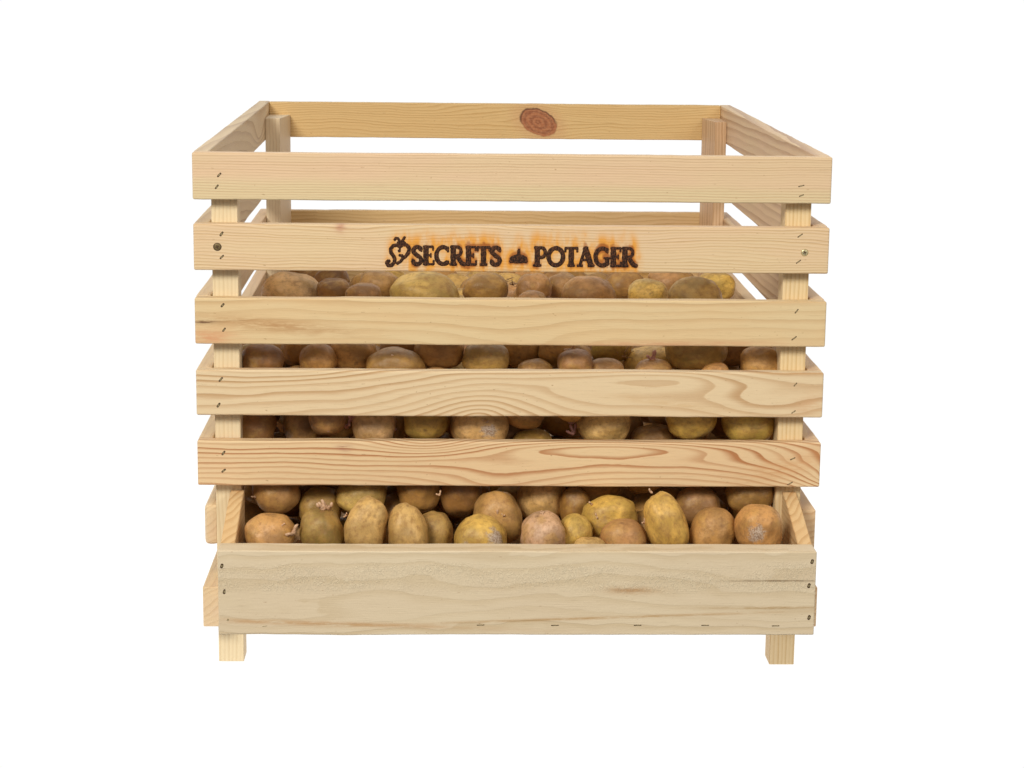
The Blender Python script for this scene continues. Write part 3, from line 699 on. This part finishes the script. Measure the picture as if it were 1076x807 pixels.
('F','g',21.57,31.96,30.45,3.66,2.42,2.67,-2.33),
('F','o',-27.72,36.46,29.88,3.32,2.65,2.69,-9.62),
('F','g',-21.72,36.26,30.59,3.06,2.49,2.37,-32.73),
('F','b',-4.31,36.47,30.49,2.91,2.68,2.68,-4.95),
('F','o',2.16,36.22,30.36,3.43,2.69,2.43,17.65),
('F','d',12.86,36.85,30.37,2.99,2.72,2.3,26.05),
('F','b',18.61,36.13,30.11,3.11,2.68,2.51,-5.31),
('F','d',-7.73,41.79,29.91,3.0,2.55,2.64,16.3),
('F','g',-4.65,46.98,30.59,3.47,2.53,2.66,10.88),
('F','b',1.69,46.81,30.34,3.15,2.71,2.62,13.78),
('F','b',10.76,51.37,30.12,3.56,2.72,2.37,-21.59),
('F','y',-21.53,56.87,29.96,3.63,2.75,2.63,25.58),
('F','y',-10.8,56.4,30.76,3.53,2.6,2.31,19.12),
('F','y',-4.67,57.15,30.17,3.52,2.46,2.45,-14.64),
('F','t',7.17,57.39,30.57,3.1,2.65,2.45,31.36),
('F','o',-25.69,62.69,29.98,3.65,2.42,2.45,11.16),
('F','d',-19.08,61.89,29.85,3.33,2.57,2.51,10.62),
('F','g',-7.97,62.12,30.2,3.29,2.8,2.63,19.67),
('F','d',4.9,62.61,30.68,3.16,2.65,2.59,-17.62),
('F','g',10.85,62.07,30.02,2.98,2.46,2.61,14.18),
('F','d',16.38,61.77,30.72,3.26,2.7,2.48,-6.62),
('F','b',27.44,62.38,30.28,3.32,2.57,2.63,29.24),
('F','y',-27.72,67.25,30.58,3.26,2.53,2.48,14.69),
('F','y',-16.77,67.08,30.51,3.0,2.79,2.35,-0.24),
('F','g',-10.8,67.08,30.5,2.98,2.46,2.6,-23.57),
('F', 'y', -4.81, 66.97, 30.32, 3.58, 2.74, 2.62, 9.5, 'dim potato set back left of the brown potato on the heap top'),
('F', 'y', 1.99, 67.22, 30.65, 3.1, 2.48, 2.5, 19.29, 'dim potato set back left of the tiny orange potato on the heap top'),
('F', 'b', 13.21, 66.76, 30.37, 3.41, 2.71, 2.65, -28.11, 'dim potato set back right of the wide orange potato on the heap top'),
('F','o',19.11,66.6,30.1,3.15,2.79,2.57,-0.19),
('F','d',-24.48,71.76,30.1,3.45,2.57,2.58,-31.2),
('F', 'y', -13.55, 71.93, 30.11, 3.07, 2.51, 2.51, 31.52, 'dim potato set back right of the brown potato on the heap top'),
('F','o',-6.93,72.78,30.33,3.24,2.79,2.52,24.7),
('F', 't', -1.39, 72.0, 30.75, 3.06, 2.67, 2.47, 13.34, 'dim potato set back above the brown potato on the heap top'),
('F','b',10.31,72.82,30.39,3.59,2.75,2.48,-0.28),
('F','b',21.42,72.16,30.58,3.11,2.79,2.48,-13.42),
('F','o',-25.94,4.72,13.91,2.43,1.99,1.9,-29.12),
('F','d',26.99,8.53,15.24,2.34,1.92,1.82,27.0),
('F','b',11.23,11.83,23.4,2.03,1.67,1.59,-23.38),
('F','b',5.76,10.85,20.65,3.04,2.49,2.37,20.84),
('F','b',4.15,12.67,32.89,3.06,2.51,2.38,-11.17),
('F','o',-0.09,22.52,32.13,2.21,1.81,1.72,25.32),
('F','b',9.23,11.57,29.59,3.09,2.53,2.41,-5.21),
('F', 'b', -12.71, -0.52, 14.79, 2.6, 2.13, 2.03, -26.7, 'dim potato set back left of the pale tan egg shaped potato in the hopper'),
('F','o',-23.15,6.85,29.84,2.27,1.87,1.77,-27.65),
('F','b',-2.79,6.01,15.26,2.07,1.7,1.62,-26.86),
('F','b',15.74,72.71,31.39,2.02,1.66,1.58,-30.07),
('F','b',-16.23,6.45,11.25,2.93,2.4,2.29,29.05),
('F', 'o', 14.9, 0.98, 15.53, 2.38, 1.95, 1.85, 12.21, 'dim potato set back left of the tall shiny yellow potato in the hopper'),
('F','b',16.61,20.32,30.45,2.65,2.17,2.07,-31.17),
('F','b',-6.5,6.28,21.96,2.36,1.94,1.84,-6.04),
('F','d',-11.24,38.76,28.4,2.7,2.21,2.11,11.73),
('F','b',6.65,10.28,13.95,2.84,2.33,2.22,-16.02),
('F', 'b', 22.09, 9.16, 14.6, 2.43, 1.99, 1.89, -34.22, 'dim potato set back below the brown potato in the hopper'),
('F','o',7.58,36.24,30.99,2.15,1.76,1.67,-21.94),
('F','b',25.62,36.37,31.0,2.06,1.69,1.61,25.35),
('F','b',-13.99,24.82,33.2,2.5,2.05,1.95,-29.76),
('F','d',-20.05,12.17,21.21,2.21,1.81,1.72,33.89),
('F','o',-25.1,12.5,32.83,2.5,2.05,1.95,-15.64),
('F','b',-6.46,14.0,23.84,2.04,1.67,1.59,24.93),
('F','d',27.29,14.26,30.0,2.91,2.39,2.27,3.71),
('F','d',28.27,13.64,16.38,2.24,1.84,1.75,0.3),
('F','b',-24.44,31.75,30.23,2.79,2.29,2.18,-15.81),
('F','o',28.45,8.27,24.1,2.0,1.64,1.56,15.78),
('F','d',22.32,11.98,18.42,2.52,2.07,1.97,33.93),
('F', 'b', -28.29, 9.56, 14.75, 2.58, 2.12, 2.01, 7.08, 'dim potato set back above the round orange brown potato in the hopper'),
('F','b',-14.73,42.93,32.75,2.62,2.15,2.05,12.21),
('F','b',-28.65,7.8,11.54,2.11,1.73,1.65,-12.95),
('F', 'o', 1.85, 58.37, 31.37, 2.32, 1.9, 1.81, 0.42, 'dim potato set back above the brown potato under the third slat'),
('F','b',-14.72,3.42,14.11,2.42,1.99,1.89,-0.33),
('F','b',28.32,9.6,30.61,2.37,1.95,1.85,-0.86),
('F', 'o', -12.23, 6.67, 15.8, 2.41, 1.98, 1.88, -21.01, 'dim potato set back above the pale tan egg shaped potato in the hopper'),
('F','b',24.13,-1.75,14.6,2.08,1.71,1.62,28.21),
('F','d',24.22,20.4,33.33,2.22,1.82,1.73,9.17),
('F','b',19.59,8.17,22.66,2.12,1.74,1.65,-31.37),
('F','o',-7.42,4.99,29.81,2.65,2.17,2.06,31.77),
('F', 'd', -22.46, 67.6, 31.72, 2.66, 2.19, 2.08, -18.07, 'dim potato set back above the dark small potato on the heap top'),
('F', 'o', 4.81, 70.72, 31.76, 2.65, 2.17, 2.06, -29.81, 'dim potato set back above the tiny orange potato on the heap top'),
('F', 'b', 14.69, 4.85, 20.17, 2.23, 1.83, 1.74, -22.33, 'dim potato set back below the brown potato in the lowest slat gap'),
('F','b',3.84,51.71,32.66,2.08,1.71,1.62,-31.92),
('F','b',-9.48,10.36,24.54,2.34,1.92,1.83,-26.69),
('F','b',-16.63,32.13,31.71,2.23,1.82,1.74,15.63),
('F','b',-9.01,50.76,32.49,2.28,1.87,1.78,-9.47),
('F','b',28.83,42.12,28.87,2.34,1.92,1.82,-3.67),
('F','d',-21.16,-1.96,13.03,2.31,1.89,1.8,-8.55),
('F','b',1.99,11.34,23.53,2.05,1.68,1.6,-28.28),
('F','o',6.87,26.25,31.03,2.09,1.72,1.63,33.26),
('F','b',14.45,33.98,32.9,2.23,1.82,1.74,12.6),
('F','o',27.45,29.69,31.43,2.05,1.68,1.6,-12.13),
('F','b',16.03,16.89,25.26,2.17,1.78,1.69,8.68),
('F','o',-27.1,10.35,30.36,2.18,1.79,1.7,-32.83),
('F','d',-27.28,16.45,21.75,2.16,1.77,1.68,30.77),
('F','b',7.64,6.01,14.21,2.12,1.74,1.65,10.19),
('F', 'b', -26.65, 75.19, 31.31, 2.38, 1.95, 1.85, -31.57, 'dim potato set back above the long potato on the heap top'),
('F','o',-15.75,28.1,31.41,2.28,1.87,1.78,-33.26),
('F','o',4.31,63.84,13.08,2.4,1.97,1.87,-0.65),
('F','b',-27.3,26.14,31.12,2.27,1.86,1.77,-3.26),
('F','b',19.46,28.44,32.79,2.39,1.96,1.86,25.68),
('F', 'b', -6.77, 14.36, 13.98, 2.0, 1.64, 1.56, 11.7, 'dim potato set back below the dark brown potato in the hopper'),
('F','b',26.75,12.35,33.36,2.04,1.67,1.59,-11.98),
('F', 'b', -27.24, 7.94, 17.53, 2.0, 1.64, 1.56, 23.96, 'dim potato set back left of the round brown potato in the hopper'),
('F', 'b', -18.32, 6.97, 25.09, 2.25, 1.85, 1.76, -33.24, 'dim potato set back right of the brown potato in the lowest slat gap'),
('F','b',28.47,20.44,31.51,2.17,1.78,1.69,14.91),
('F','b',-2.12,61.53,30.74,3.04,2.49,2.37,26.94),
('F','b',-17.43,53.47,31.72,2.38,1.95,1.85,5.42),
('F', 'd', 18.33, 11.32, 17.0, 2.13, 1.75, 1.66, 11.0, 'dim potato set back left of the brown potato in the hopper'),
('F','b',19.4,7.26,29.66,2.41,1.98,1.88,29.51),
('F', 'o', -16.84, 57.97, 32.15, 2.71, 2.22, 2.11, 21.57, 'dim potato set back right of the small brown potato on the heap top'),
('F','d',27.99,57.82,31.66,2.39,1.96,1.86,32.59),
('F','o',3.17,18.26,33.2,2.26,1.86,1.77,-13.43),
('F','b',-17.05,3.78,22.54,2.03,1.67,1.59,16.15),
('F', 'd', 8.26, 66.52, 31.96, 2.25, 1.84, 1.75, 12.27, 'dim potato set back right of the tiny orange potato on the heap top'),
('F','o',-1.2,13.98,13.93,2.02,1.66,1.58,-32.96),
('F','d',-25.44,0.56,14.94,2.08,1.71,1.62,-13.19),
('F','b',-4.29,-1.59,13.77,2.14,1.75,1.67,14.03),
('F','o',25.84,2.94,14.34,2.09,1.71,1.63,22.27),
('F', 'd', 0.09, 8.57, 24.46, 2.29, 1.88, 1.79, -16.88, 'dim potato set back below the orange tan potato in the lowest slat gap'),
('F','o',6.37,46.94,32.53,2.57,2.11,2.0,-11.55),
('F','d',-20.4,13.2,33.23,2.44,2.0,1.9,-2.61),
('F','b',11.47,4.59,15.74,2.25,1.84,1.75,4.45),
('F','o',24.88,8.13,29.02,2.28,1.87,1.78,-27.55),
('F','b',-13.06,60.44,30.55,2.27,1.86,1.77,28.74),
('F', 'o', 24.41, 12.84, 14.67, 2.07, 1.7, 1.62, 18.83, 'dim potato set back right of the brown potato in the hopper'),
('F','o',12.62,57.14,30.25,2.23,1.83,1.74,-24.64),
('F','b',-10.72,7.3,19.61,2.13,1.75,1.67,-9.87),
('F','b',-3.58,7.92,11.84,2.1,1.73,1.64,-9.16),
('F','o',-23.7,12.94,28.98,2.1,1.72,1.64,-24.08),
('F','b',7.35,16.53,22.57,2.26,1.86,1.77,-28.58),
('F','b',2.0,75.55,32.17,2.09,1.71,1.63,32.09),
('F', 'o', 6.24, 4.19, 28.25, 2.15, 1.77, 1.68, 29.73, 'dim potato set back below the brown potato under the third slat'),
]
SPROUT=[(0, -27.23, 2.63, 18.26), (1, -23.67, -6.89, 17.68), (4, -22.4, -6.9, 16.9), (4, -19.46, -5.39, 19.02), (4, -18.98, -5.0, 19.02), (6, -17.06, -6.2, 18.63), (12, -1.34, -1.94, 17.64), (12, -0.73, -1.94, 17.33), (13, 3.72, 3.02, 16.77), (14, 3.26, -6.29, 19.01), (18, 8.61, -1.69, 18.64), (18, 9.15, -2.93, 17.62), (29, -19.57, 2.79, 25.56), (30, -17.43, 4.85, 25.43), (30, -16.81, 4.85, 26.16), (31, -12.65, 6.01, 25.4), (31, -12.65, 5.95, 24.57), (33, -2.63, 2.88, 26.44), (36, 7.01, 5.2, 24.81), (36, 6.68, 5.2, 25.97), (45, -12.68, 2.91, 33.32), (53, 6.59, 5.84, 33.8), (54, 12.59, 9.76, 32.47), (55, 15.34, 4.73, 33.01), (64, 0.45, 39.91, 35.96), (64, 1.27, 40.0, 35.72), (60, -20.84, 47.0, 34.52), (9, -7.46, -3.0, 19.96), (21, 13.82, -5.5, 17.71), (21, 14.44, -5.5, 20.97), (24, 25.96, 3.69, 14.08)]

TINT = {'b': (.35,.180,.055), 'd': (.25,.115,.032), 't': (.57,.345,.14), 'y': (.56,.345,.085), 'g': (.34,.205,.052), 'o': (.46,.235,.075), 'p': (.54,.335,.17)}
pool = [potato_mesh(100+k, sub=3) for k in range(8)]
pots = []
rnd = random.Random(11)
proto = None
for i, q in enumerate(POT):
    g, k, x, y, z, a, b, c, rot = q[:9]
    if g != 'F':
        me = potato_mesh(i, scab={11: (((.45,-.75,.4),.45),((-.5,-.7,-.1),.35)), 25: (((-.2,-.95,.0),.5),), 33: (((.3,-.9,.1),.4),)}.get(i), egg=.2 if i == 7 else (.12 if i in (6, 21, 11) else 0))
    else: me = pool[i % 8]
    o = bpy.data.objects.new('potato', me); C.objects.link(o)
    o.location = Vector((x, y, z))*S; o.scale = Vector((a, b, c))*S*.985
    o.rotation_euler = (0, math.radians(rot), 0) if g != 'F' else (rnd.uniform(-.3, .3), math.radians(rot), rnd.uniform(-.5, .5))
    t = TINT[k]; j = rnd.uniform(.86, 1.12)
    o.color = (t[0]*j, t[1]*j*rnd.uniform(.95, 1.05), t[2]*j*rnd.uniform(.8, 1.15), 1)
    o['category'] = 'potato'; o['group'] = 'potatoes filling the crate'
    o['label'] = q[9] if len(q) > 9 else 'potato buried in the dark of the heap behind the nearer potatoes'
    if len(q) == 9: o['group'] = 'potatoes buried inside the heap'
    pots.append(o)
def tube(bm, pts, r0, r1, n=7):
    rings = []
    for k, p in enumerate(pts):
        d = (pts[min(k+1, len(pts)-1)]-pts[max(k-1, 0)]).normalized()
        u = d.orthogonal().normalized(); v = d.cross(u)
        t = k/(len(pts)-1); r = r0+(r1-r0)*t
        r *= 1+.25*math.sin(k*2.1)
        rings.append([bm.verts.new((p+u*math.cos(2*math.pi*q/n)*r+v*math.sin(2*math.pi*q/n)*r)*S) for q in range(n)])
    for a, b in zip(rings, rings[1:]):
        for q in range(n): bm.faces.new((a[q], a[(q+1) % n], b[(q+1) % n], b[q]))
    bm.faces.new(rings[-1]); bm.faces.new(rings[0][::-1])
BIG = {4: 1.15, 31: .9, 36: 1.1, 30: 1.1, 53: .9, 55: 1.1}
for i, x, y, z in SPROUT:
    r = random.Random(int(x*100)+i)
    k = BIG.get(i, .5)*1.2
    if i == 64 or i == 54:      # dry root tangle
        bm = bmesh.new()
        for _ in range(7):
            p = Vector((0, 0, 0)); d = Vector((r.uniform(-1, 1), -.6, r.uniform(-.3, 1))).normalized(); pts = [p.copy()]
            for s_ in range(6):
                d = (d+Vector((r.uniform(-.6, .6), r.uniform(-.4, .2), r.uniform(-.5, .5)))).normalized(); p = p+d*.28; pts.append(p.copy())
            tube(bm, pts, .06, .03, 5)
        name, mat = 'root', m_root
    else:
        bm = bmesh.new()
        for _ in range(3 if k > .8 else 2):
            p = Vector((0, .1, 0)); d = Vector((r.uniform(-.7, .5), -.7, r.uniform(-.5, .9))).normalized(); pts = [p.copy()]
            for s_ in range(5):
                d = (d+Vector((r.uniform(-.35, .35), r.uniform(-.1, .3), r.uniform(-.1, .4)))).normalized(); p = p+d*.17*k; pts.append(p.copy())
            tube(bm, pts, .15*k+.03, .07*k+.03)
        name, mat = 'sprout', (m_spp if i in (30, 31, 36, 55, 29) else m_spr)
    bmesh.ops.recalc_face_normals(bm, faces=bm.faces)
    me = bpy.data.meshes.new(name); bm.to_mesh(me); bm.free()
    for p_ in me.polygons: p_.use_smooth = True
    o = link(name, me, None, mat)
    par = pots[i]; o.parent = par
    M = Matrix.LocRotScale(par.location, par.rotation_euler, par.scale)
    o.matrix_parent_inverse = M.inverted()
    o.location = Vector((x, y, z))*S

# ------------------------------------------------------------------ camera
cam = bpy.data.cameras.new('camera'); co = bpy.data.objects.new('camera', cam); C.objects.link(co)
yaw, pitch, roll = -.0332, -.1974, .011
Rv = Vector((math.cos(yaw), math.sin(yaw), 0))
fw = Vector((-math.sin(yaw)*math.cos(pitch), math.cos(yaw)*math.cos(pitch), math.sin(pitch)))
Uv = Rv.cross(fw)
R2 = Rv*math.cos(roll)+Uv*math.sin(roll); U2 = Uv*math.cos(roll)-Rv*math.sin(roll)
Mx = Matrix((R2, U2, -fw)).transposed().to_4x4(); Mx.translation = Vector((-7.1769, -218.39, 74.9348))*S
co.matrix_world = Mx
cam.sensor_fit = 'HORIZONTAL'; cam.sensor_width = 36; cam.lens = 2228.16/1076*36
cam.clip_start = .05; cam.clip_end = 500
bpy.context.scene.camera = co

# ------------------------------------------------------------------ lights
def area(name, loc, tgt, size, power, col):
    l = bpy.data.lights.new(name, 'AREA'); l.shape = 'RECTANGLE'; l.size, l.size_y = size; l.energy = power; l.color = col
    o = bpy.data.objects.new(name, l); C.objects.link(o); o.location = loc
    o.rotation_euler = (Vector(tgt)-Vector(loc)).to_track_quat('-Z', 'Y').to_euler()
area('softbox', (-1.7, -3.0, 2.5), (0, 0, .3), (1.4, 1.0), 140, (1, .975, .89))
area('fill_softbox', (1.9, -2.7, 1.9), (0, 0, .3), (1.0, 1.0), 34, (1, .975, .89))
area('overhead_softbox', (.5, -.2, 3.2), (0, .3, .2), (1.6, 1.2), 7, (1, .97, .93))

sc = bpy.context.scene
sc.view_settings.view_transform = 'Standard'; sc.view_settings.look = 'None'
sc.view_settings.exposure = 0; sc.view_settings.gamma = 1
